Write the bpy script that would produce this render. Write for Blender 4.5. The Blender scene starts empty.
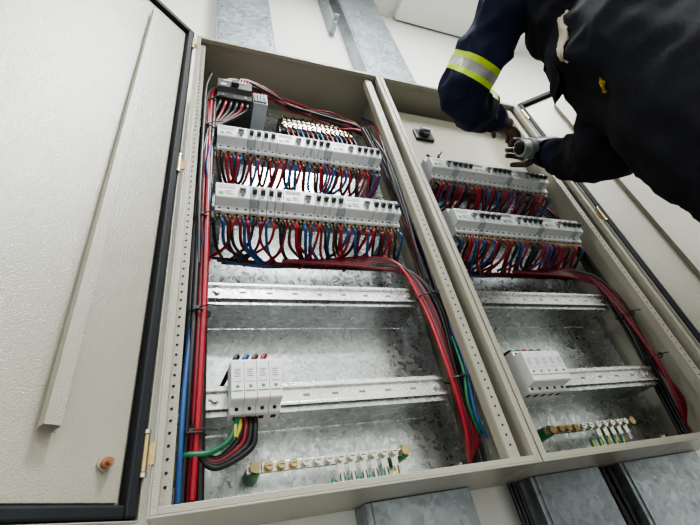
import bpy, bmesh, math, random
from mathutils import Vector, Matrix, noise
random.seed(7)
CZ=0.40
OFF=Vector((0,0,CZ))
col=bpy.context.collection
# ---------------------------------------------------------------- materials
MATS={}
def mat(name,color,rough=.5,metal=0.0,bump=0.0,bscale=300,var=0.0,vscale=8,spec=.5,coat=0.0,emit=0,bdist=.002):
    if name in MATS: return MATS[name]
    m=bpy.data.materials.new(name); m.use_nodes=True
    nt=m.node_tree; b=nt.nodes['Principled BSDF']
    b.inputs['Roughness'].default_value=rough; b.inputs['Metallic'].default_value=metal
    b.inputs['Specular IOR Level'].default_value=spec
    b.inputs['Coat Weight'].default_value=coat
    tc=nt.nodes.new('ShaderNodeTexCoord')
    n=nt.nodes.new('ShaderNodeTexNoise'); n.inputs['Scale'].default_value=vscale; n.inputs['Detail'].default_value=4
    nt.links.new(tc.outputs['Object'],n.inputs['Vector'])
    r=nt.nodes.new('ShaderNodeValToRGB')
    c=Vector(color)
    lo=c*(1-var); hi=c*(1+var)
    r.color_ramp.elements[0].position=.3; r.color_ramp.elements[1].position=.7
    r.color_ramp.elements[0].color=(*lo,1); r.color_ramp.elements[1].color=(*[min(1,x) for x in hi],1)
    nt.links.new(n.outputs['Fac'],r.inputs['Fac']); nt.links.new(r.outputs['Color'],b.inputs['Base Color'])
    if bump>0:
        n2=nt.nodes.new('ShaderNodeTexNoise'); n2.inputs['Scale'].default_value=bscale; n2.inputs['Detail'].default_value=2
        nt.links.new(tc.outputs['Object'],n2.inputs['Vector'])
        bp=nt.nodes.new('ShaderNodeBump'); bp.inputs['Strength'].default_value=bump; bp.inputs['Distance'].default_value=bdist
        nt.links.new(n2.outputs['Fac'],bp.inputs['Height']); nt.links.new(bp.outputs['Normal'],b.inputs['Normal'])
    if emit>0:
        b.inputs['Emission Color'].default_value=(1,1,1,1); b.inputs['Emission Strength'].default_value=emit
    MATS[name]=m; return m
def galv(name='galvanised_steel',base=(.50,.525,.53),rough=.30,scale=130,con=.14):
    if name in MATS: return MATS[name]
    m=bpy.data.materials.new(name); m.use_nodes=True
    nt=m.node_tree; b=nt.nodes['Principled BSDF']; b.inputs['Metallic'].default_value=.9
    tc=nt.nodes.new('ShaderNodeTexCoord')
    nz=nt.nodes.new('ShaderNodeTexNoise'); nz.inputs['Scale'].default_value=45
    mx=nt.nodes.new('ShaderNodeMixRGB'); mx.inputs['Fac'].default_value=.03
    nt.links.new(tc.outputs['Object'],nz.inputs['Vector']); nt.links.new(tc.outputs['Object'],mx.inputs[1]); nt.links.new(nz.outputs['Color'],mx.inputs[2])
    v=nt.nodes.new('ShaderNodeTexVoronoi'); v.inputs['Scale'].default_value=scale; nt.links.new(mx.outputs[0],v.inputs['Vector'])
    sp=nt.nodes.new('ShaderNodeSeparateColor'); nt.links.new(v.outputs['Color'],sp.inputs[0])
    n3=nt.nodes.new('ShaderNodeTexNoise'); n3.inputs['Scale'].default_value=7; n3.inputs['Detail'].default_value=5; nt.links.new(tc.outputs['Object'],n3.inputs['Vector'])
    mm=nt.nodes.new('ShaderNodeMath'); mm.operation='MULTIPLY_ADD'; mm.inputs[1].default_value=.45
    nt.links.new(sp.outputs[0],mm.inputs[0]); nt.links.new(n3.outputs['Fac'],mm.inputs[2])
    r=nt.nodes.new('ShaderNodeValToRGB'); bb=Vector(base); r.color_ramp.elements[0].position=.35; r.color_ramp.elements[1].position=1
    r.color_ramp.elements[0].color=(*(bb*(1-con*1.5)),1); r.color_ramp.elements[1].color=(*(bb*(1+con*2.4)),1)
    nt.links.new(mm.outputs[0],r.inputs['Fac']); nt.links.new(r.outputs['Color'],b.inputs['Base Color'])
    mr=nt.nodes.new('ShaderNodeMapRange'); mr.inputs['To Min'].default_value=rough-.07; mr.inputs['To Max'].default_value=rough+.12
    nt.links.new(sp.outputs[1],mr.inputs['Value']); nt.links.new(mr.outputs[0],b.inputs['Roughness'])
    bp=nt.nodes.new('ShaderNodeBump'); bp.inputs['Strength'].default_value=.18; bp.inputs['Distance'].default_value=.003
    nt.links.new(n3.outputs['Fac'],bp.inputs['Height']); nt.links.new(bp.outputs['Normal'],b.inputs['Normal'])
    MATS[name]=m; return m
BEIGE=mat('beige_powder_coat',(.315,.302,.245),rough=.25,bump=.6,bscale=480,var=.02,spec=.8,bdist=.0013)
GALV=galv()
RAIL=galv('zinc_rail',(.60,.61,.61),.30,260,.05)
TRAY=galv('galvanised_tray',(.30,.335,.365),.42,90,.12)
WHITE=mat('breaker_plastic',(.60,.62,.63),rough=.4)
WHITE2=mat('breaker_plastic_grey',(.38,.41,.44),rough=.45)
BLACKP=mat('black_plastic',(.02,.02,.022),rough=.4)
DARK=mat('dark_hole',(.012,.012,.012),rough=.9)
RUB=mat('rubber_gasket',(.010,.012,.016),rough=.65,spec=.3)
BRASS=mat('brass',(.42,.33,.18),rough=.36,metal=1,var=.15,vscale=60)
NICK=mat('nickel',(.55,.54,.50),rough=.25,metal=1)
COPPER=mat('copper',(.50,.25,.16),rough=.35,metal=1)
RED=mat('red_cable',(.19,.008,.020),rough=.32)
RED2=mat('crimson_cable',(.30,.011,.024),rough=.32)
BLUE=mat('blue_cable',(.018,.075,.22),rough=.35)
BLACK=mat('black_cable',(.009,.009,.011),rough=.35)
BROWN=mat('brown_cable',(.08,.027,.015),rough=.4)
GREEN=mat('green_cable',(.012,.14,.065),rough=.38)
YEL=mat('yellow_cable',(.55,.46,.04),rough=.4)
GREY=mat('grey_label',(.16,.18,.19),rough=.5)
LGREEN=mat('green_indicator',(.03,.24,.09),rough=.4)
WALL=mat('wall_paint',(.75,.76,.72),rough=.85,var=.015,vscale=3,bump=.1,bscale=90)
CEIL=mat('ceiling_paint',(.82,.83,.80),rough=.9)
FLOOR=mat('floor_screed',(.22,.21,.20),rough=.6,var=.12,vscale=6)
NAVY=mat('navy_workwear',(.010,.013,.034),rough=.85,bump=.6,bscale=500,var=.3,vscale=14,spec=.2)
DARKC=mat('dark_overall',(.0065,.007,.011),rough=.85,bump=.6,bscale=500,var=.35,vscale=12,spec=.25)
HIVIS=mat('hivis_yellow',(.50,.68,.03),rough=.5)
SILV=mat('reflective_silver',(.36,.38,.37),rough=.35,metal=.3)
SKIN=mat('skin',(.055,.028,.02),rough=.5,var=.1,vscale=30)
HAIR=mat('hair',(.01,.008,.007),rough=.8)
EYEW=mat('eye_white',(.8,.78,.75),rough=.3)
CREAM=mat('cream_shirt',(.38,.31,.25),rough=.8,bump=.3,bscale=300,var=.12)
LAMP=mat('lamp_diffuser',(1,1,1),rough=.6,emit=6)
# ---------------------------------------------------------------- builder
def empty(name):
    e=bpy.data.objects.new(name,None); e.empty_display_size=.1; col.objects.link(e); return e
class G:
    def __init__(s,T=None): s.v=[];s.f=[];s.m=[];s.s=[];s.mats=[];s.T=T
    def mi(s,m):
        if m not in s.mats: s.mats.append(m)
        return s.mats.index(m)
    def add(s,vs,fs,m,smooth=False):
        k=len(s.v)
        for p in vs:
            p=Vector(p)
            if s.T: p=s.T(p)
            s.v.append(p+OFF)
        i=s.mi(m)
        for f in fs: s.f.append([k+a for a in f]); s.m.append(i); s.s.append(smooth)
    def box(s,x0,x1,y0,y1,z0,z1,m):
        vs=[(x,y,z) for x in (x0,x1) for y in (y0,y1) for z in (z0,z1)]
        s.add(vs,[(0,1,3,2),(4,6,7,5),(0,4,5,1),(2,3,7,6),(0,2,6,4),(1,5,7,3)],m)
    def cyl(s,p0,p1,r,m,n=12,r1=None):
        p0=Vector(p0);p1=Vector(p1);r1=r if r1 is None else r1
        a=(p1-p0).normalized(); u=a.orthogonal().normalized(); w=a.cross(u)
        vs=[];
        for P,R in((p0,r),(p1,r1)):
            for i in range(n):
                t=2*math.pi*i/n; vs.append(P+u*R*math.cos(t)+w*R*math.sin(t))
        s.add(vs,[(i,(i+1)%n,n+(i+1)%n,n+i) for i in range(n)],m,True)
        k=[tuple(range(n)),tuple(range(n,2*n))]
        s.add(vs,k,m)
    def prof(s,pts,x0,x1,m):   # polygon in (y,z) extruded along x
        n=len(pts)
        vs=[(x0,y,z) for y,z in pts]+[(x1,y,z) for y,z in pts]
        s.add(vs,[(i,(i+1)%n,n+(i+1)%n,n+i) for i in range(n)]+[tuple(range(n)),tuple(range(n,2*n))],m)
    def tube(s,pts,r,m,n=10):
        pts=[Vector(p) for p in pts];vs=[];N=len(pts);u=None
        for k,p in enumerate(pts):
            a=(pts[min(k+1,N-1)]-pts[max(k-1,0)]).normalized()
            u=(u-a*u.dot(a)).normalized() if u else a.orthogonal().normalized()
            w=a.cross(u)
            for i in range(n):
                t=2*math.pi*i/n; vs.append(p+u*r*math.cos(t)+w*r*math.sin(t))
        fs=[(k*n+i,k*n+(i+1)%n,(k+1)*n+(i+1)%n,(k+1)*n+i) for k in range(N-1) for i in range(n)]
        s.add(vs,fs,m,True); s.add(vs,[tuple(range(n)),tuple(range((N-1)*n,N*n))],m)
    def done(s,name,parent=None,bevel=0):
        me=bpy.data.meshes.new(name); me.from_pydata([tuple(p) for p in s.v],[],s.f)
        for m in s.mats: me.materials.append(m)
        for p,mi,sm in zip(me.polygons,s.m,s.s): p.material_index=mi; p.use_smooth=sm
        bm=bmesh.new(); bm.from_mesh(me); bmesh.ops.recalc_face_normals(bm,faces=bm.faces); bm.to_mesh(me); bm.free()
        o=bpy.data.objects.new(name,me); col.objects.link(o)
        if bevel:
            b=o.modifiers.new('bevel','BEVEL'); b.width=bevel; b.segments=2; b.limit_method='ANGLE'
        if parent: o.parent=parent
        return o
def catmull(P,n=8):
    P=[Vector(p) for p in P]; Q=[P[0]*2-P[1]]+P+[P[-1]*2-P[-2]]; out=[]
    for i in range(1,len(Q)-2):
        a,b,c,d=Q[i-1:i+3]
        for k in range(n):
            t=k/n
            out.append(.5*((2*b)+(c-a)*t+(2*a-5*b+4*c-d)*t*t+(3*b-a-3*c+d)*t**3))
    out.append(P[-1]); return out
class Wires:
    def __init__(s,dx=0): s.l=[];s.dx=dx
    def w(s,P,r,m): s.l.append((catmull([Vector(p)+Vector((s.dx,0,0)) for p in P]),r,m))
    def done(s,name,parent=None):
        cu=bpy.data.curves.new(name,'CURVE'); cu.dimensions='3D'; cu.bevel_depth=1.0; cu.bevel_resolution=3; cu.use_fill_caps=True
        ms=[]
        for pts,r,m in s.l:
            if m not in ms: ms.append(m); cu.materials.append(m)
            sp=cu.splines.new('POLY'); sp.points.add(len(pts)-1)
            for q,p in zip(sp.points,pts): q.co=(*(p+OFF),1); q.radius=r
            sp.material_index=ms.index(m); sp.use_smooth=True
        o=bpy.data.objects.new(name,cu); col.objects.link(o)
        if parent: o.parent=parent
        return o
# ---------------------------------------------------------------- room
def room():
    def pl(n,x0,x1,y0,y1,z0,z1,m):
        g=G();g.box(x0,x1,y0,y1,z0-CZ,z1-CZ,m);g.done(n)
    pl('wall_back',-3.1,4.1,.2,.3,0,2.98,WALL)
    pl('wall_front',-3.1,4.1,-4.1,-4.0,0,2.98,WALL)
    pl('wall_left',-3.1,-3,-4,.2,0,2.98,WALL)
    pl('wall_right',4,4.1,-4,.2,0,2.98,WALL)
    pl('floor',-3.1,4.1,-4.1,.3,-.1,0,FLOOR)
    pl('ceiling',-3.1,4.1,-4.1,.3,2.98,3.08,CEIL)
room()
for i,(x,y) in enumerate([(-1.7,-1.3),(.68,-1.12),(2.6,-1.3),(-1.7,-3),(.45,-3),(2.4,-3)]):
    g=G(); g.box(x-.3,x+.3,y-.3,y+.3,2.95-CZ,2.978-CZ,mat('lamp_frame',(.8,.8,.8),.5)); g.box(x-.28,x+.28,y-.28,y+.28,2.945-CZ,2.951-CZ,LAMP)
    g.done('ceiling_light_panel')
    L=bpy.data.lights.new('panel_lamp','AREA'); L.shape='SQUARE'; L.size=.55; L.energy=66 if i==1 else 25; L.color=(.98,1,.99)
    o=bpy.data.objects.new('panel_lamp',L); o.location=(x,y,2.93); col.objects.link(o)
# ---------------------------------------------------------------- enclosures
X0,X1,ZB,ZT,D=-.047,.540,.095,1.344,.198
def enclosure(dx):
    T=lambda p:p+Vector((dx,0,0))
    root=empty('electrical_enclosure')
    g=G(T); t=.003
    g.box(X0,X0+t,0,D,ZB,ZT,BEIGE); g.box(X1-t,X1,0,D,ZB,ZT,BEIGE)
    g.box(X0+t,X1-t,0,D,ZT-t,ZT,BEIGE); g.box(X0+t,X1-t,0,D,ZB,ZB+t,BEIGE)
    g.box(X0+t,X1-t,D-t,D,ZB+t,ZT-t,BEIGE)
    f=.012
    g.box(X0+t,X0+f,0,t,ZB+t,ZT-t,BEIGE); g.box(X1-f,X1-t,0,t,ZB+t,ZT-t,BEIGE)
    g.box(X0+f,X1-f,0,t,ZT-f,ZT-t,BEIGE); g.box(X0+f,X1-f,0,t,ZB+t,ZB+f,BEIGE)
    g.box(X0+f-t,X0+f,t,.014,ZB+f,ZT-f,BEIGE); g.box(X1-f,X1-f+t,t,.014,ZB+f,ZT-f,BEIGE)
    g.box(X0+f,X1-f,t,.014,ZT-f,ZT-f+t,BEIGE); g.box(X0+f,X1-f,t,.014,ZB+f-t,ZB+f,BEIGE)
    g.done('housing',root,.0008)
    g=G(T)
    for xa,xb,xr in ((-.0385,-.0215,-.0225),(.492,.514,.492)):
        g.box(xa,xb,.016,.018,ZB+.013,ZT-.02,BEIGE)
        g.box(xr-.001,xr+.001,.018,.038,ZB+.013,ZT-.02,BEIGE)
        z=ZB+.035
        while z<ZT-.045:
            xc=(xa+xb)/2
            g.cyl((xc,.0162,z),(xc,.0155,z),.0021,DARK,10)
            z+=.0165
    g.done('perforated_uprights',root)
    g=G(T)
    g.box(-.030,.523,.180,.183,.115,1.285,GALV)
    for x in(-.015,.508):
        for z in(.14,.7,1.26): g.cyl((x,.18,z),(x,.174,z),.006,NICK,8)
    g.done('mounting_plate',root)
    return root
enclosure(0); enclosure(.59)
# ---------------------------------------------------------------- doors
def door(side):
    th=math.radians(144 if side<0 else 142)
    if side<0:
        d=Vector((math.cos(th),-math.sin(th),0)); n=Vector((math.sin(th),math.cos(th),0)); H=Vector((X0-.006,-.004,0))
    else:
        d=Vector((-math.cos(th),-math.sin(th),0)); n=Vector((-math.sin(th),math.cos(th),0)); H=Vector((X1+.59+.004,-.004,0))
    T=lambda p:H+d*p.x+n*p.y+Vector((0,0,p.z))
    root=empty('enclosure_door')
    W=.587; zt=ZT+.002; zb=ZB-.002
    g=G(T)
    g.box(0,W,-.022,-.020,zb,zt,BEIGE)
    g.box(0,.0018,-.020,0,zb,zt,BEIGE); g.box(W-.0018,W,-.020,0,zb,zt,BEIGE)
    g.box(.0018,W-.0018,-.020,0,zt-.0018,zt,BEIGE); g.box(.0018,W-.0018,-.020,0,zb,zb+.0018,BEIGE)
    g.box(.022,W-.022,-.0195,-.0125,zb+.022,zt-.022,BEIGE)
    g.done('door_leaf',root,.0008)
    g=G(T)
    a,b=.0035,.018
    g.box(a,b,-.0195,.000,zb+a,zt-a,RUB); g.box(W-b,W-a,-.0195,.000,zb+a,zt-a,RUB)
    g.box(b,W-b,-.0195,.000,zt-b,zt-a,RUB); g.box(b,W-b,-.0195,.000,zb+a,zb+b,RUB)
    g.done('gasket',root,.003)
    for xa in (.103,W-.125):
        g=G(T)
        g.box(xa,xa+.020,-.0125,-.0115,.185,1.262,BEIGE)
        g.box(xa+.0035,xa+.0045,-.0125,.008,.185,1.262,BEIGE)
        g.box(xa+.0035,xa+.022,.007,.008,.185,1.262,BEIGE)
        g.box(xa+.021,xa+.022,-.004,.008,.185,1.262,BEIGE)
        g.done('stiffener_channel',root,.0006)
    g=G(T)
    g.cyl((.045,-.0125,.155),(.045,-.009,.155),.009,BEIGE,6); g.cyl((.045,-.009,.155),(.045,-.002,.155),.0062,COPPER,12); g.cyl((.045,-.002,.155),(.045,.004,.155),.0035,COPPER,10)
    g.done('earth_stud',root)
    g=G()
    hx=H.x; hy=-.006; sx=1 if side<0 else -1
    for z in (.167,.735,1.27):
        g.cyl((hx-.002*sx,hy,z-.022),(hx-.002*sx,hy,z+.022),.0040,BRASS,12)
        g.cyl((hx-.002*sx,hy,z-.028),(hx-.002*sx,hy,z-.023),.0048,NICK,12)
        g.cyl((hx-.002*sx,hy,z+.023),(hx-.002*sx,hy,z+.028),.0048,NICK,12)
        g.box(min(hx,hx+.009*sx),max(hx,hx+.009*sx),-.003,-.0005,z-.013,z+.013,BRASS)
    g.done('hinges',root)
    return root
door(-1); door(1)
# ---------------------------------------------------------------- rails, breakers
ZR=[.902,.689,.476,.264]
def rail(z,dx,support):
    g=G(lambda p:p+Vector((dx,0,0)))
    h=.0175; y=.080
    pts=[(y,-h),(y,-h+.0055),(y+.006,-h+.0055),(y+.006,h-.0055),(y,h-.0055),(y,h),(y-.0012,h),(y-.0012,h-.0045),(y+.0048-.0,h-.0067),(y+.0048,-h+.0067),(y-.0012,-h+.0045),(y-.0012,-h)]
    g.prof([(a,b+z) for a,b in pts],.007,.462,RAIL)
    x=.02
    while x<.44:
        g.box(x,x+.012,y+.0042,y+.0047,z-.002,z+.002,GREY); x+=.052
    if support:
        g.prof([(y+.0065,z-.027),(y+.0065,z+.024),(y+.008,z+.024),(y+.008,z-.0255),(.178,z-.0255),(.178,z-.027)],.012,.457,GALV)
        g.box(.012,.0135,y+.008,.178,z-.0255,z+.018,GALV); g.box(.4555,.457,y+.008,.178,z-.0255,z+.018,GALV)
        for xx in(.03,.44): g.cyl((xx,y+.004,z),(xx,y-.002,z),.0055,NICK,8)
    else:
        for xa in(.015,.435): g.box(xa,xa+.02,y+.0065,.178,z-.012,z+.012,GALV)
    g.done('din_rail',None,.0004)
for dx in(0,.59):
    for k,z in enumerate(ZR): rail(z,dx,k>=2)
def breaker_row(z,dx):
    g=G(lambda p:p+Vector((dx,0,z)))
    B=[(.076,-.0425),(.036,-.0425),(.034,-.0405),(.034,-.026),(.014,-.0225),(.012,-.020),(.012,.020),(.014,.0225),(.034,.026),(.034,.0405),(.036,.0425),(.076,.0425)]
    x=.019; gap=.0006
    def hole(xc,zc,s=1):
        g.cyl((xc,.0341,zc),(xc,.0335,zc),.0030,DARK,10)
        g.box(xc-.0035,xc+.0035,.040,.052,-.0431 if zc<0 else .0420,-.0420 if zc<0 else .0431,DARK)
        g.cyl((xc,.0336,zc),(xc,.0332,zc),.0020,NICK,8)
    for grp in range(3):
        w=.0715
        g.prof(B,x+gap,x+w-gap,WHITE)
        for i in range(4):
            hole(x+.009+i*.018,-.033); hole(x+.009+i*.018,.033)
        g.box(x+.048,x+.062,.0035,.0118,-.006,.003,WHITE2); g.box(x+.049,x+.061,.000,.0040,-.005,-.001,BLACKP)
        g.box(x+.006,x+.040,.0112,.0119,.006,.016,GREY if grp%2 else WHITE2)
        g.box(x+.006,x+.016,.0112,.0119,-.015,-.006,LGREEN if grp==0 else GREY)
        for q in range(4): g.box(x+.019,x+.019+.018-.003*(q%3),.0114,.0119,-.014+q*.0035,-.0128+q*.0035,GREY)
        g.cyl((x+.055,.0118,-.013),(x+.055,.0095,-.013),.0032,GREY,10)
        x+=w
        for i in range(4):
            w=.0178
            g.prof(B,x+gap,x+w-gap,WHITE if (i+grp)%4 else WHITE2)
            hole(x+w/2,-.033); hole(x+w/2,.033)
            g.box(x+.0035,x+w-.0035,.0110,.0119,-.009,.010,GREY)
            g.prof([(.0115,-.006),(.0115,.006),(.002,.002),(.001,-.001),(.002,-.004)],x+.0045,x+w-.0045,BLACKP)
            g.box(x+.004,x+w-.004,.0114,.0119,.0125,.0150,GREY); g.box(x+.004,x+w-.006,.0114,.0119,.0165,.0178,GREY)
            g.box(x+.005,x+.010,.0114,.0119,-.0165,-.0135,LGREEN)
            x+=w
    g.done('circuit_breaker_row',None,.0007)
for dx in (0,.588):
    for z in ZR[:2]: breaker_row(z,dx)
def spd(x0,z,dx,n):
    g=G(lambda p:p+Vector((dx,0,z)))
    P=[(.076,-.044),(.030,-.044),(.028,-.042),(.028,-.033),(.006,-.031),(.004,-.029),(.004,.029),(.006,.031),(.028,.033),(.028,.042),(.030,.044),(.076,.044)]
    w=.0188
    for i in range(n):
        x=x0+i*w
        g.prof(P,x+.0003,x+w-.0003,mat('arrester_plastic',(.68,.69,.69),rough=.4))
        g.box(x+.003,x+w-.003,.0033,.0040,-.004,.020,WHITE)
        for q in range(4): g.box(x+.005,x+w-.005-.001*(q%3),.0028,.0034,.004+q*.0035,.0050+q*.0035,GREY)
        g.box(x+.007,x+w-.007,.0030,.0040,-.013,-.009,LGREEN)
        g.box(x+.0015,x+w-.0015,.0030,.0045,-.0185,-.0175,GREY)
        g.cyl((x+w/2,.0285,-.037),(x+w/2,.0275,-.037),.003,DARK,10); g.cyl((x+w/2,.0285,.037),(x+w/2,.0275,.037),.003,DARK,10)
        g.box(x+w/2-.004,x+w/2+.004,.040,.052,-.0446,-.0435,DARK)
    return g.done('surge_protector',None,.0006)
spd(.049,ZR[3]-.001,0,4); spd(.603,ZR[3]-.001,0,5)
# main switch + small terminals
g=G()
g.prof([(.178,1.085),(.060,1.085),(.060,1.195),(.178,1.195)],.014,.110,BLACKP)
g.prof([(.06,1.09),(.035,1.09),(.030,1.105),(.018,1.115),(.018,1.155),(.030,1.165),(.035,1.182),(.06,1.182)],.016,.108,BLACKP)
for i in range(3):
    xc=.032+i*.030
    g.cyl((xc,.034,1.098),(xc,.0315,1.098),.0040,NICK,10); g.cyl((xc,.034,1.174),(xc,.0315,1.174),.0040,NICK,10)
g.box(.030,.094,.0165,.0185,1.143,1.151,WHITE2); g.box(.052,.072,.006,.018,1.122,1.136,BLACKP); g.box(.024,.040,.0165,.0185,1.120,1.132,WHITE2)
g.done('main_switch',None,.001)
g=G()
g.box(.114,.154,.040,.16,1.095,1.145,WHITE2); 
for i in range(4): g.box(.1165+i*.0092,.1235+i*.0092,.035,.0405,1.100,1.140,GREY); g.cyl((.120+i*.0092,.035,1.12),(.120+i*.0092,.0335,1.12),.0022,NICK,8)
g.done('terminal_block',None,.0006)
def dist_block(x0,x1,z,rows,dx=0,yy=.13):
    g=G(lambda p:p+Vector((dx,0,0)))
    g.box(x0-.008,x1+.008,yy+.012,.178,z-.034,z+.034,BLACKP)
    for r in range(rows):
        zz=z-.025+r*.0165
        g.box(x0,x1,yy,yy+.012,zz-.0055,zz+.0055,NICK)
        n=int((x1-x0)/.0155)
        for i in range(n):
            xc=x0+.008+i*.0155
            g.cyl((xc,yy,zz),(xc,yy-.006,zz),.0048,BRASS if (i+r)%2==0 else NICK,10)
            g.box(xc-.003,xc+.003,yy-.0064,yy-.006,zz-.0005,zz+.0005,DARK)
    g.done('busbar_terminal',None)
dist_block(.215,.45,1.166,4)
def earth_bar(x0,x1,z,n,dx=0,green=True):
    g=G(); y=.115
    g.box(x0,x1,y,y+.008,z-.007,z+.007,NICK)
    for i in range(n):
        xc=x0+.012+(x1-x0-.024)*i/(n-1)
        m=NICK if i>2 else BRASS
        g.cyl((xc,y,z),(xc,y-.004,z),.0082,m,8); g.cyl((xc,y-.004,z),(xc,y-.011,z),.0062,m,10)
        g.box(xc-.004,xc+.004,y-.0115,y-.011,z-.0006,z+.0006,DARK)
        if i>n*.45:
            g.box(xc-.006,xc+.006,y-.002,y,z-.026,z-.004,NICK); g.cyl((xc,y-.001,z-.022),(xc,y-.001,z-.036),.0045,NICK,10)
    for xe in(x0-.010,x1+.010):
        g.cyl((xe,.175,z),(xe,y+.002,z),.013,LGREEN,14,.011); g.cyl((xe,y+.002,z),(xe,y-.010,z),.009,BRASS,6)
        g.box(xe-.012,xe+.012,y,y+.006,z-.007,z+.007,NICK)
    g.done('earth_bar',None,.0005)
earth_bar(.103,.345,.162,12); earth_bar(.705,.915,.168,10)
# ---------------------------------------------------------------- wiring
rnd=random.uniform
def rowwires(W,z,right_share=.5,zr=None,n=24):
    zb=z-.043
    cols=[RED,BLACK,BLUE,RED2,RED,BLUE,BLACK,RED2,RED,BROWN,BLACK,BLUE,RED2]
    for i in range(n):
        x=.019+.009+i*.0179
        for q in range(2):
            m=cols[(i*3+q*5+int(z*10))%len(cols)]
            r=.0037 if i%8<4 else .0032
            xx=x+(q*.0082-.0041); yy=.046
            j=rnd(-.006,.006)
            dirn=1 if rnd(0,1)<right_share else -1
            zz=zb-rnd(.034,.048)
            tx=xx+j+dirn*rnd(.02,.05)
            P=[(xx,yy,zb+.006),(xx,yy,zb-.008),(xx+j,yy+rnd(-.005,.006),zb-rnd(.020,.027)),(xx+j+dirn*.008,.085+rnd(0,.02),zz),(min(max(tx,.01),.48),.14+rnd(-.01,.015),zz-rnd(-.004,.008))]
            W.w(P,r,m)
            W.w([(xx,yy,zb+.004),(xx,yy,zb-.002),(xx,yy,zb-.007)],r*1.12,BRASS)
    for k in range(9):
        W.w([(.02+.01*k,.14+.004*(k%3),zb-.040-.0035*(k%4)),(.15,.145,zb-.043-.004*(k%4)),(.32,.14,zb-.042-.004*((k+1)%4)),(.47,.14,zb-.044-.004*(k%3))],.0036,[BLACK,RED,BLACK,BLUE,BLACK,RED,BROWN,BLACK,RED][k])
def bundle(W,pts,n,cols,spread,rs):
    for k in range(n):
        a=2*math.pi*k/n+.4; rr=spread*(1 if k%3 else .35)
        ox,oy=rr*math.cos(a),rr*math.sin(a)
        P=[Vector(p)+Vector((ox+rnd(-.003,.003),oy+rnd(-.003,.003),rnd(-.003,.003))) for p in pts]
        W.w(P,rs[k%len(rs)],cols[k%len(cols)])
def ties(L,parent):
    g=G()
    for (x,y,z,r,r2) in L:
        pts=[(x+r*math.cos(a),y+r2*math.sin(a),z+.002*math.sin(a)) for a in [2*math.pi*i/20 for i in range(21)]]
        g.tube(pts,.0016,BLACKP,6); g.box(x-.004,x+.003,y-r2-.004,y-r2+.002,z-.003,z+.003,BLACKP)
        g.tube([(x,y-r2-.002,z),(x+.016,y-r2-.014,z-.002),(x+.034,y-r2-.018,z-.006)],.0012,BLACKP,5)
    g.done('cable_ties',parent)
H1=empty('wiring_harness')
W=Wires(0)
rowwires(W,ZR[0],.45); rowwires(W,ZR[1],.7)
# left vertical trunk
bundle(W,[(.03,.09,1.22),(.002,.06,1.12),(-.003,.045,.95),(-.004,.040,.7),(-.002,.040,.45),(-.001,.045,.25),(-.002,.06,.115)],9,[RED,BLACK,RED2,RED,BLACK,BLACK,RED,RED2,BLACK],.0115,[.0062,.0052,.0064,.005])
W.w([(.0,.030,.95),(-.012,.02,.80),(-.014,.022,.72),(-.008,.03,.58)],.003,BLACK)
W.w([(.015,.05,.92),(.006,.03,.86),(.0,.026,.78),(.008,.028,.70),(.004,.028,.62),(-.006,.04,.5)],.003,BLUE)
W.w([(-.010,.040,.42),(-.015,.030,.3),(-.016,.026,.2),(-.015,.04,.115)],.0042,BLUE)
W.w([(.0,.03,1.19),(-.012,.022,1.1),(-.013,.02,.95),(-.012,.02,.7),(-.006,.03,.5)],.0038,BLACK)
W.w([(-.018,.05,.21),(-.024,.04,.16),(-.028,.045,.115)],.005,YEL)
W.w([(.06,.045,.225),(.058,.04,.205),(.047,.04,.185),(.02,.04,.172),(-.012,.04,.172),(-.022,.045,.160)],.0042,GREEN)
# top arches
for k in range(10):
    a=rnd(-.012,.012); b=rnd(-.015,.015)
    W.w([(.028+.008*k,.05,1.175),(.033+.009*k,.05+a*.4,1.200+.003*k),(.10+.012*k,.08+a,1.238-.003*k+b*.6),(.24,.11+b,1.252-.005*k+a),(.38,.12+a,1.242-.006*k+b*.5),(.465,.12+b,1.21-.006*k),(.485,.11,1.12)],.0045,[RED2,BLACK,RED,BLACK,RED2,RED,BLACK,RED2,BLACK,RED][k])
for k in range(6):
    x=.026+.0145*k
    W.w([(x,.05,1.10),(x-.002,.042,1.070),(x-.012,.05,1.03+.004*k),(.006,.055,.96)],.0042,[BLACK,RED,BLACK,BLACK,RED,BLACK][k])
for k in range(15):
    x=.215+k*.0155
    W.w([(x,.125,1.145),(x,.12,1.125),(x+.006,.11,1.095),(x+.015,.11,1.05),(min(x+.05,.48),.12,.98)],.0032,[BLACK,RED,BLACK,BLUE][k%4])
# right vertical trunk
bundle(W,[(.485,.10,1.15),(.500,.10,1.0),(.505,.09,.8),(.512,.09,.6),(.514,.10,.4),(.512,.12,.25),(.505,.13,.12)],9,[BLACK,BLUE,BLACK,RED,BROWN,BLACK,BLACK],.0145,[.0046,.004])
for k in range(11):
    a=rnd(-.006,.006)
    W.w([(.29-.012*k,.12,ZR[1]-.088-.001*k),(.37,.10,ZR[1]-.092-.003*k),(.432+.0032*k,.070+a,ZR[1]-.13-.004*k),(.458+.0042*k,.060+a,.43),(.462+.0036*k,.055+.003*k+a,.28),(.472+.003*k,.08,.18),(.478,.11,.13)],.0042,[RED2,BLACK,RED,BLACK,RED2,BLACK,RED,BLACK,RED,BLACK,RED][k])
W.w([(.46,.03,.99),(.478,.03,.9),(.482,.035,.75),(.476,.04,.6),(.48,.05,.5)],.003,BLACK)
W.w([(.50,.06,.36),(.49,.05,.28),(.482,.06,.22),(.50,.08,.17),(.52,.09,.19)],.0032,GREEN)
W.w([(.505,.06,.40),(.50,.05,.30),(.49,.06,.20),(.51,.08,.16)],.0035,BLUE)
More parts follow.
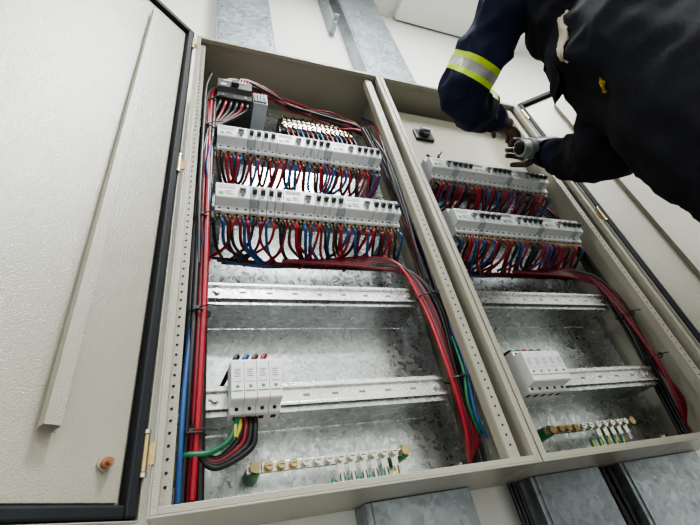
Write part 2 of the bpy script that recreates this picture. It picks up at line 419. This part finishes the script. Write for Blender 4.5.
for k in range(5):
    W.w([(.49,.10,1.22-.01*k),(.497,.06,1.12),(.490,.045,1.0),(.484+.004*k,.05,.85),(.492,.06,.70),(.50,.08,.6)],.0042,[BLACK,BLACK,BLUE,BLACK,RED][k])
# SPD wiring
for k,m in enumerate([BLACK,BLUE,BROWN,RED]):
    x=.058+k*.0150
    W.w([(x,.05,ZR[3]+.038),(x,.046,ZR[3]+.052),(x+.006,.055,ZR[3]+.060),(x-.005,.09,ZR[3]+.052),(x-.02,.13,ZR[3]+.03)],.0038,m)
for k,m in enumerate([BLACK,RED,BLACK,BLACK]):
    x=.066+k*.007
    W.w([(x,.046,ZR[3]-.045),(x,.043,ZR[3]-.062),(x-.008,.045,ZR[3]-.082-.003*k),(.032,.05,ZR[3]-.098-.004*k),(.008,.045,ZR[3]-.082-.002*k),(-.002,.04,ZR[3]-.045)],.0042,m)
for k in range(3):
    W.w([(.060+.003*k,.046,ZR[3]-.045),(.058+.003*k,.038,ZR[3]-.06),(.058,.036,ZR[3]-.075)],.003,[YEL,GREEN,YEL][k])
# earth tails
for k in range(6):
    x=.219+k*.0219
    W.w([(x,.114,.130),(x-.004,.112,.117),(x-.002+.003*k,.115,.107),(x+.005*k,.12,.1)],.0048,YEL if k==5 else GREEN)
    if k<5: W.w([(x-.002,.1105,.127),(x-.006,.1085,.117),(x-.004+.003*k,.1115,.108)],.0018,YEL)
W.done('cables',H1)
ties([(-.003,.042,.93,.019,.02),(-.003,.041,.62,.019,.02),(-.002,.043,.40,.019,.02),(-.002,.05,.2,.019,.022),(.478,.065,.46,.026,.022),(.482,.07,.27,.026,.022),(.006,.06,1.08,.02,.02)],H1)
H2=empty('wiring_harness')
W=Wires(.59)
rowwires(W,ZR[0],.5); rowwires(W,ZR[1],.75)
for k in range(10):
    a=rnd(-.006,.006)
    W.w([(.32-.01*k,.12,ZR[1]-.088-.001*k),(.39,.10,ZR[1]-.092-.003*k),(.438+.0032*k,.070+a,ZR[1]-.13-.004*k),(.460+.004*k,.06+a,.46),(.468+.0035*k,.06+.003*k,.30),(.482+.002*k,.08,.20),(.50,.11,.15)],.0042,[RED,BLACK,RED2,BLACK,BLACK,RED,BLACK,RED,BLACK,RED][k])
bundle(W,[(.475,.12,.9),(.50,.10,.8),(.512,.10,.6),(.514,.10,.4),(.512,.12,.25),(.505,.13,.12)],6,[BLACK,RED,BLACK,BLACK],.011,[.0042,.0036])
for k in range(5):
    x=.20+k*.022
    W.w([(x,.114,.142),(x-.004,.112,.124),(x+.006*k,.12,.108),(x+.009*k,.13,.100)],.0045,GREEN)
    W.w([(x-.002,.1105,.138),(x-.006,.1085,.124),(x-.002+.006*k,.1165,.108)],.0018,YEL)
for k in range(5):
    W.w([(.035+.0188*k,.046,ZR[3]+.036),(.03+.0188*k,.05,ZR[3]+.052),(.02+.018*k,.09,ZR[3]+.045),(.01+.015*k,.14,ZR[3]+.02)],.004,[BLACK,BLUE,RED,BROWN,BLACK][k])
bundle(W,[(-.005,.10,.95),(-.01,.07,.7),(-.012,.07,.4),(-.01,.09,.12)],3,[BLACK,BLUE,BLACK],.007,[.004])
W.w([(.10,.04,1.0),(.09,.05,.98),(.14,.07,.962),(.3,.08,.958),(.45,.09,.96)],.004,RED)
W.w([(.05,.05,.99),(.09,.06,.968),(.2,.08,.955),(.4,.09,.95)],.004,BLACK)
W.done('cables',H2)
ties([(1.065,.07,.42,.024,.022),(1.07,.075,.3,.024,.022)],H2)
# right cabinet top cover plate and switch
g=G()
g.box(.560,1.105,.095,.097,.985,1.30,BEIGE); g.box(.560,1.105,.097,.115,.985,.987,BEIGE)
for x in(.59,1.09):
    g.cyl((x,.095,1.0),(x,.091,1.0),.005,NICK,8); g.cyl((x,.095,1.28),(x,.091,1.28),.005,NICK,8)
    g.box(x-.01,x+.01,.097,.178,1.05,1.25,BEIGE)
g.done('cover_plate',None,.0006)
g=G()
g.box(.668,.738,.085,.095,1.135,1.190,BLACKP); g.cyl((.703,.085,1.165),(.703,.07,1.165),.020,BLACKP,20); g.box(.687,.719,.062,.071,1.161,1.169,WHITE2)
g.done('rotary_switch',None,.002)
# ---------------------------------------------------------------- trunking and cable trays
def ladder_tray(x0,x1,y0,y1,z0,z1):
    g=G()
    g.box(x0,x1,y1-.002,y1,z0,z1,TRAY); g.box(x0,x0+.002,y0,y1,z0,z1,TRAY); g.box(x1-.002,x1,y0,y1,z0,z1,TRAY)
    g.box(x0+.002,x0+.014,y0,y0+.002,z0,z1,TRAY); g.box(x1-.014,x1-.002,y0,y0+.002,z0,z1,TRAY)
    g.box(x0+.010,x1-.010,y0-.003,y0-.001,z0,z1,TRAY)
    z=z0+.06
    while z<z1-.05:
        for x in (x0+.02,x1-.02): g.cyl((x,y0-.003,z),(x,y0-.006,z),.004,NICK,8)
        z+=.25
    g.done('cable_tray',None,.0008)
top=2.98-CZ
ladder_tray(.005,.225,.12,.2,ZT+.001,top-.001)
ladder_tray(.60,.83,.12,.2,ZT+.001,top-.001)
ladder_tray(.275,.480,.14,.2,-CZ+.001,ZB-.001)
ladder_tray(.62,.80,.14,.2,-CZ+.001,ZB-.001)
ladder_tray(.86,1.11,.14,.2,-CZ+.001,ZB-.001)
W=Wires()
for k in range(5): W.w([(.808+.010*k,.16+.01*(k%2),ZB-.002),(.809+.0095*k,.16,-.1),(.808+.010*k,.17,-CZ+.01)],.0052,BLACK)
for k in range(3): W.w([(.59+.009*k,.17,ZB-.002),(.592+.0085*k,.17,-.1),(.59+.009*k,.17,-CZ+.01)],.0045,BLACK)
W.done('power_cables')
g=G()
g.box(.53,.556,.16,.198,2.1,top-.002,TRAY); g.box(.53,.556,.10,.16,2.1,2.104,TRAY); g.cyl((.543,.13,2.09),(.543,.13,2.12),.008,NICK,8)
g.done('strut_bracket',None,.0005)
g=G()
g.box(1.0,1.9,-.9,.19,top-.05,top-.002,CEIL); g.done('trim_1',None,.004)
# ---------------------------------------------------------------- worker
def skinmesh(name,V,E,sub=2,root=0):
    me=bpy.data.meshes.new(name); me.from_pydata([tuple(Vector(v[0])+OFF) for v in V],E,[])
    o=bpy.data.objects.new(name,me); col.objects.link(o)
    sk=o.modifiers.new('skin','SKIN'); sk.use_smooth_shade=True; sk.branch_smoothing=.3
    for i,v in enumerate(V):
        r=v[1]; r=(r,r) if not isinstance(r,tuple) else r
        me.skin_vertices[0].data[i].radius=r; me.skin_vertices[0].data[i].use_root=(i==root)
    s=o.modifiers.new('sub','SUBSURF'); s.levels=sub; s.render_levels=sub
    dg=bpy.context.evaluated_depsgraph_get(); dg.update()
    nm=bpy.data.meshes.new_from_object(o.evaluated_get(dg))
    bpy.data.objects.remove(o)
    for p in nm.polygons: p.use_smooth=True
    return nm
person=empty('electrician')
shL=Vector((.725,-.395,1.10)); elL=Vector((.648,-.14,1.005)); wrL=Vector((.860,-.06,1.085))
shR=Vector((.985,-.42,1.0)); elR=Vector((.945,-.215,.700)); wrR=Vector((1.0,-.060,.93))
pel=Vector((.955,-.435,.44))
V=[(pel,(.215,.18)),((.945,-.428,.62),(.205,.17)),((.915,-.415,.78),(.20,.165)),((.88,-.41,.95),(.195,.15)),((.863,-.41,1.06),(.13,.11)),((.86,-.40,1.15),.055),
 (shL,.082),(shL.lerp(elL,.5),.074),(elL,.071),(elL.lerp(wrL,.55),.058),(wrL,.044),
 (shR,.095),(shR.lerp(elR,.5),.092),(elR,.084),(elR.lerp(wrR,.55),.060),(wrR,.044),
 ((.86,-.42,.36),.14),((.90,-.37,.07),.085),((.92,-.44,-.28),.06),
 ((1.08,-.40,.38),.125),((1.15,-.40,.07),.08),((1.19,-.46,-.28),.06),
 ((.80,-.335,.88),.085)]
E=[(0,1),(1,2),(2,3),(3,4),(4,5),(4,6),(6,7),(7,8),(8,9),(9,10),(4,11),(11,12),(12,13),(13,14),(14,15),(0,16),(16,17),(17,18),(0,19),(19,20),(20,21),(2,22)]
me=skinmesh('clothed_body',V,E,3)
bm=bmesh.new(); bm.from_mesh(me)
bmesh.ops.subdivide_edges(bm,edges=bm.edges,cuts=1,use_grid_fill=True)
for i in range(2): bmesh.ops.smooth_vert(bm,verts=bm.verts,factor=.5,use_axis_x=True,use_axis_y=True,use_axis_z=True)
bm.normal_update()
def ridge(p,a,s):
    v=noise.noise(Vector((p.x*s*a[0],p.y*s*a[1],p.z*s*a[2])))
    return 1-abs(v)*2.4
for v in bm.verts:
    p=v.co
    f=noise.noise(p*7)*.018+ridge(p,(1,1,.45),11)*.011+ridge(p+Vector((3,1,2)),(.5,.8,1.2),19)*.008
    v.co+=v.normal*(f-.006)
ax=(elL-shL).normalized(); L=(elL-shL).length
def seg(pl_pt,pl_no,sel):
    fs=[f for f in bm.faces if sel(f.calc_center_median())]
    g0=set(fs); 
    for f in fs: g0.update(f.edges); g0.update(f.verts)
    bmesh.ops.bisect_plane(bm,geom=list(g0),plane_co=pl_pt,plane_no=pl_no)
def nearL(c):
    c=c-OFF; t=(c-shL).dot(ax); return .3*L<t<1.1*L and (c-shL-ax*t).length<.14
cuts=[.64,.69,.77,.82]
for t in cuts: seg(shL+ax*L*t+OFF,ax,nearL)
def sdist(c,a,b):
    d=b-a; t=max(0,min(1,(c-a).dot(d)/d.dot(d))); return (c-a-d*t).length
for f in bm.faces:
    c=f.calc_center_median()-OFF
    f.smooth=True
    arm=min(sdist(c,shL,elL),sdist(c,elL,wrL)); tor=sdist(c,Vector((.863,-.41,1.06)),pel)-.07
    f.material_index=0 if arm<tor else 1
    if nearL(c+OFF) and arm<tor:
        t=(c-shL).dot(ax)/L
        if cuts[0]<t<cuts[3]: f.material_index=3 if cuts[1]<t<cuts[2] else 2
me.clear_geometry(); me.materials.clear()
for m in [NAVY,DARKC,HIVIS,SILV]: me.materials.append(m)
bm.to_mesh(me); bm.free()
body=bpy.data.objects.new('clothed_body',me); col.objects.link(body); body.parent=person
def hand(w,fdir,palmn,thumb_side,curl,name):
    f=fdir.normalized(); pn=(palmn-f*palmn.dot(f)).normalized(); sd=f.cross(pn)*thumb_side
    V=[(w-f*.03,.027),(w,.026),(w+f*.035,(.034,.018)),(w+f*.075,(.036,.015))]
    mm=[skinmesh(name,V,[(0,1),(1,2),(2,3)],2)]
    for k,(off,l) in enumerate([(.027,.072),(.009,.080),(-.009,.074),(-.026,.060)]):
        b=w+f*.070+sd*off; pts=[(b-f*.015,.0095)]; d=f.copy(); p=b.copy(); pts.append((p.copy(),.0092))
        for j,fr in enumerate((.45,.3,.25)):
            a=curl*(.55+.3*j)
            ang=a*(j+1)*.8
            d=f*math.cos(ang)+pn*math.sin(ang)
            p=p+d*l*fr; pts.append((p.copy(),.0088-.0008*j))
        mm.append(skinmesh(name,pts,[(i,i+1) for i in range(len(pts)-1)],2))
    b=w+f*.02+sd*.022
    d=(f*.6+sd*.7+pn*.35).normalized(); d2=(f*.85+sd*.2+pn*.5).normalized()
    pts=[(b,.012),(b+d*.03,.0108),(b+d*.03+d2*.028,.0095),(b+d*.03+d2*.052,.008)]
    mm.append(skinmesh(name,pts,[(0,1),(1,2),(2,3)],2))
    bm=bmesh.new()
    for m in mm: bm.from_mesh(m)
    out=bpy.data.meshes.new(name); bm.to_mesh(out); bm.free(); out.materials.clear(); out.materials.append(SKIN)
    for p in out.polygons: p.use_smooth=True; p.material_index=0
    o=bpy.data.objects.new(name,out); col.objects.link(o); o.parent=person; return o
hand(wrL+(wrL-elL).normalized()*.030,(Vector((.96,.30,.05))),Vector((.1,.9,-.5)),1,.5,'left_hand')
hand(wrR+(wrR-elR).normalized()*.03,Vector((-.35,.45,.82)),Vector((-.9,-.1,-.35)),-1,1.0,'right_hand')
g=G()
for e,w,r,m in((elL,wrL,.046,NAVY),(elR,wrR,.046,DARKC)):
    a=(w-e).normalized(); g.cyl(w-a*.005,w+a*.025,r,m,24,r*.92)
g.done('cuffs',person,.004)
def head(c,fwd,up):
    f=fwd.normalized(); r=f.cross(up).normalized(); u=r.cross(f)
    bm=bmesh.new(); bmesh.ops.create_uvsphere(bm,u_segments=40,v_segments=28,radius=1)
    for v in bm.verts:
        x,y,z=v.co
        X=x*.076;Y=y*.096;Z=z*.118
        if z<0: X*=1-.28*(-z)**1.5; Y*=1-.12*(-z); 
        if y>.4: 
            Y-=.006*(y-.4)
            for ex in(-.031,.031): Y-=.010*math.exp(-((X-ex)**2/.00022+(Z-.008)**2/.00016))
            Y+=.022*math.exp(-(X**2/.00010+(Z+.020)**2/.00035))+.010*math.exp(-(X**2/.00008+(Z-.002)**2/.0006))
            Y+=.007*math.exp(-(X**2/.0005+(Z+.050)**2/.00005))+.006*math.exp(-(X**2/.0005+(Z+.064)**2/.00005))+.006*math.exp(-(X**2/.0006+(Z+.092)**2/.0003))
        v.co=c+r*X+f*Y+u*Z+OFF
    for s in(-1,1):
        geom=bmesh.ops.create_uvsphere(bm,u_segments=14,v_segments=10,radius=1)['verts']
        for v in geom: x,y,z=v.co; v.co=c+r*(s*.078+x*.008+s*.006*y*-1)+f*(-.008+y*.018)+u*(-.008+z*.030)+OFF
    for fc in bm.faces:
        fc.smooth=True; q=fc.calc_center_median()-OFF-c
        fc.material_index=1 if (q.dot(u)>.045 or (q.dot(f)<-.015 and q.dot(u)>-.03 and abs(q.dot(r))<.075)) else 0
    for s in(-1,1):
        geom=bmesh.ops.create_uvsphere(bm,u_segments=14,v_segments=10,radius=.012)['verts']
        for v in geom:
            v.co=v.co+c+r*s*.031+f*.077+u*.008+OFF
            for fc in v.link_faces: fc.material_index=2
    me=bpy.data.meshes.new('head')
    for m in(SKIN,HAIR,EYEW): me.materials.append(m)
    bm.to_mesh(me); bm.free()
    o=bpy.data.objects.new('head',me); col.objects.link(o); o.parent=person
    nm=skinmesh('neck',[((.865,-.40,1.08),.06),((.86,-.39,1.15),.056),(c-u*.03-f*.01,.055)],[(0,1),(1,2)],2); nm.materials.clear(); nm.materials.append(SKIN)
    o=bpy.data.objects.new('neck',nm); col.objects.link(o); o.parent=person
head(Vector((.87,-.36,1.275)),Vector((.1,.9,-.25)),Vector((.05,.2,1)))
g=G()
for x,y in((.92,-.44),(1.19,-.46)):
    g.cyl((x,y,-.20),(x,y,-.33),.066,BLACKP,20,.060)
    g.prof([(y-.07,-.399),(y-.07,-.31),(y-.02,-.30),(y+.06,-.325),(y+.15,-.345),(y+.19,-.37),(y+.19,-.399)],x-.048,x+.048,BLACKP)
g.done('boots',person,.012)
def strip(name,a,b,w,m):
    a=Vector(a)+OFF;b=Vector(b)+OFF
    view=((a+b)/2-Vector((.2,-.8,CZ+.3))).normalized()
    sdv=(b-a).cross(view).normalized()
    bm=bmesh.new(); N,K=24,8; vv=[]
    for i in range(N+1):
        for k in range(K+1):
            ww=w*(.5+.6*math.sin(math.pi*(i/N)**.8))
            vv.append(bm.verts.new(a.lerp(b,i/N)+sdv*ww*(k/K-.5)+Vector((.01*math.sin(i*.35),0,0))))
    for i in range(N):
        for k in range(K):
            q=i*(K+1)+k; f=bm.faces.new((vv[q],vv[q+1],vv[q+K+2],vv[q+K+1])); f.smooth=True
    me=bpy.data.meshes.new(name); bm.to_mesh(me); bm.free(); me.materials.append(m)
    o=bpy.data.objects.new(name,me); col.objects.link(o); o.parent=person
    s=o.modifiers.new('wrap','SHRINKWRAP'); s.target=body; s.wrap_method='NEAREST_SURFACEPOINT'; s.wrap_mode='ABOVE_SURFACE'; s.offset=.004
    s=o.modifiers.new('solid','SOLIDIFY'); s.thickness=.004
strip('undershirt',(.735,-.42,.92),(.715,-.36,.80),.035,CREAM)
strip('pocket_tag',(.800,-.42,.725),(.822,-.42,.705),.012,mat('tag_yellow',(.6,.45,.03),.5))
# drill
g=G()
a=Vector((.905,-.045,.955)); b=Vector((1.08,-.055,.985)); dv=(b-a).normalized()
g.cyl(a,a+dv*.010,.016,DARK,20,.022); g.cyl(a+dv*.008,a+dv*.035,.026,SILV,24,.029); g.cyl(a+dv*.035,a+dv*.055,.031,GREY,24,.034)
g.cyl(a+dv*.055,a+dv*.15,.035,BLACKP,24,.036); g.cyl(a+dv*.15,a+dv*.165,.036,BLACKP,24,.024)
g.cyl(a-dv*.05,a,.003,NICK,10)
h0=a+dv*.115
g.cyl(h0,h0+Vector((.01,-.02,-.115)),.019,BLACKP,20,.018)
hb=h0+Vector((.012,-.022,-.125)); g.box(hb.x-.035,hb.x+.035,hb.y-.032,hb.y+.032,hb.z-.02,hb.z+.012,BLACKP)
g.done('cordless_drill',None,.002)
# ---------------------------------------------------------------- world + camera
w=bpy.data.worlds.new('world'); bpy.context.scene.world=w; w.use_nodes=True
w.node_tree.nodes['Background'].inputs[0].default_value=(.9,.95,1,1); w.node_tree.nodes['Background'].inputs[1].default_value=.5
right=Vector((0.9401,-0.2925,-0.1749));down=Vector((0.0487,0.6235,-0.7804));fwd=Vector((0.3374,0.7251,0.6004))
cd=bpy.data.cameras.new('camera');cam=bpy.data.objects.new('camera',cd);col.objects.link(cam)
M=Matrix((right,-down,-fwd)).transposed().to_4x4();M.translation=Vector((0,-.6,CZ));cam.matrix_world=M
cd.lens=21.19;cd.sensor_width=36;cd.clip_start=.02;bpy.context.scene.camera=cam
bpy.context.scene.view_settings.view_transform='AgX'
bpy.context.scene.view_settings.look='AgX - Medium High Contrast'
bpy.context.scene.view_settings.exposure=.35
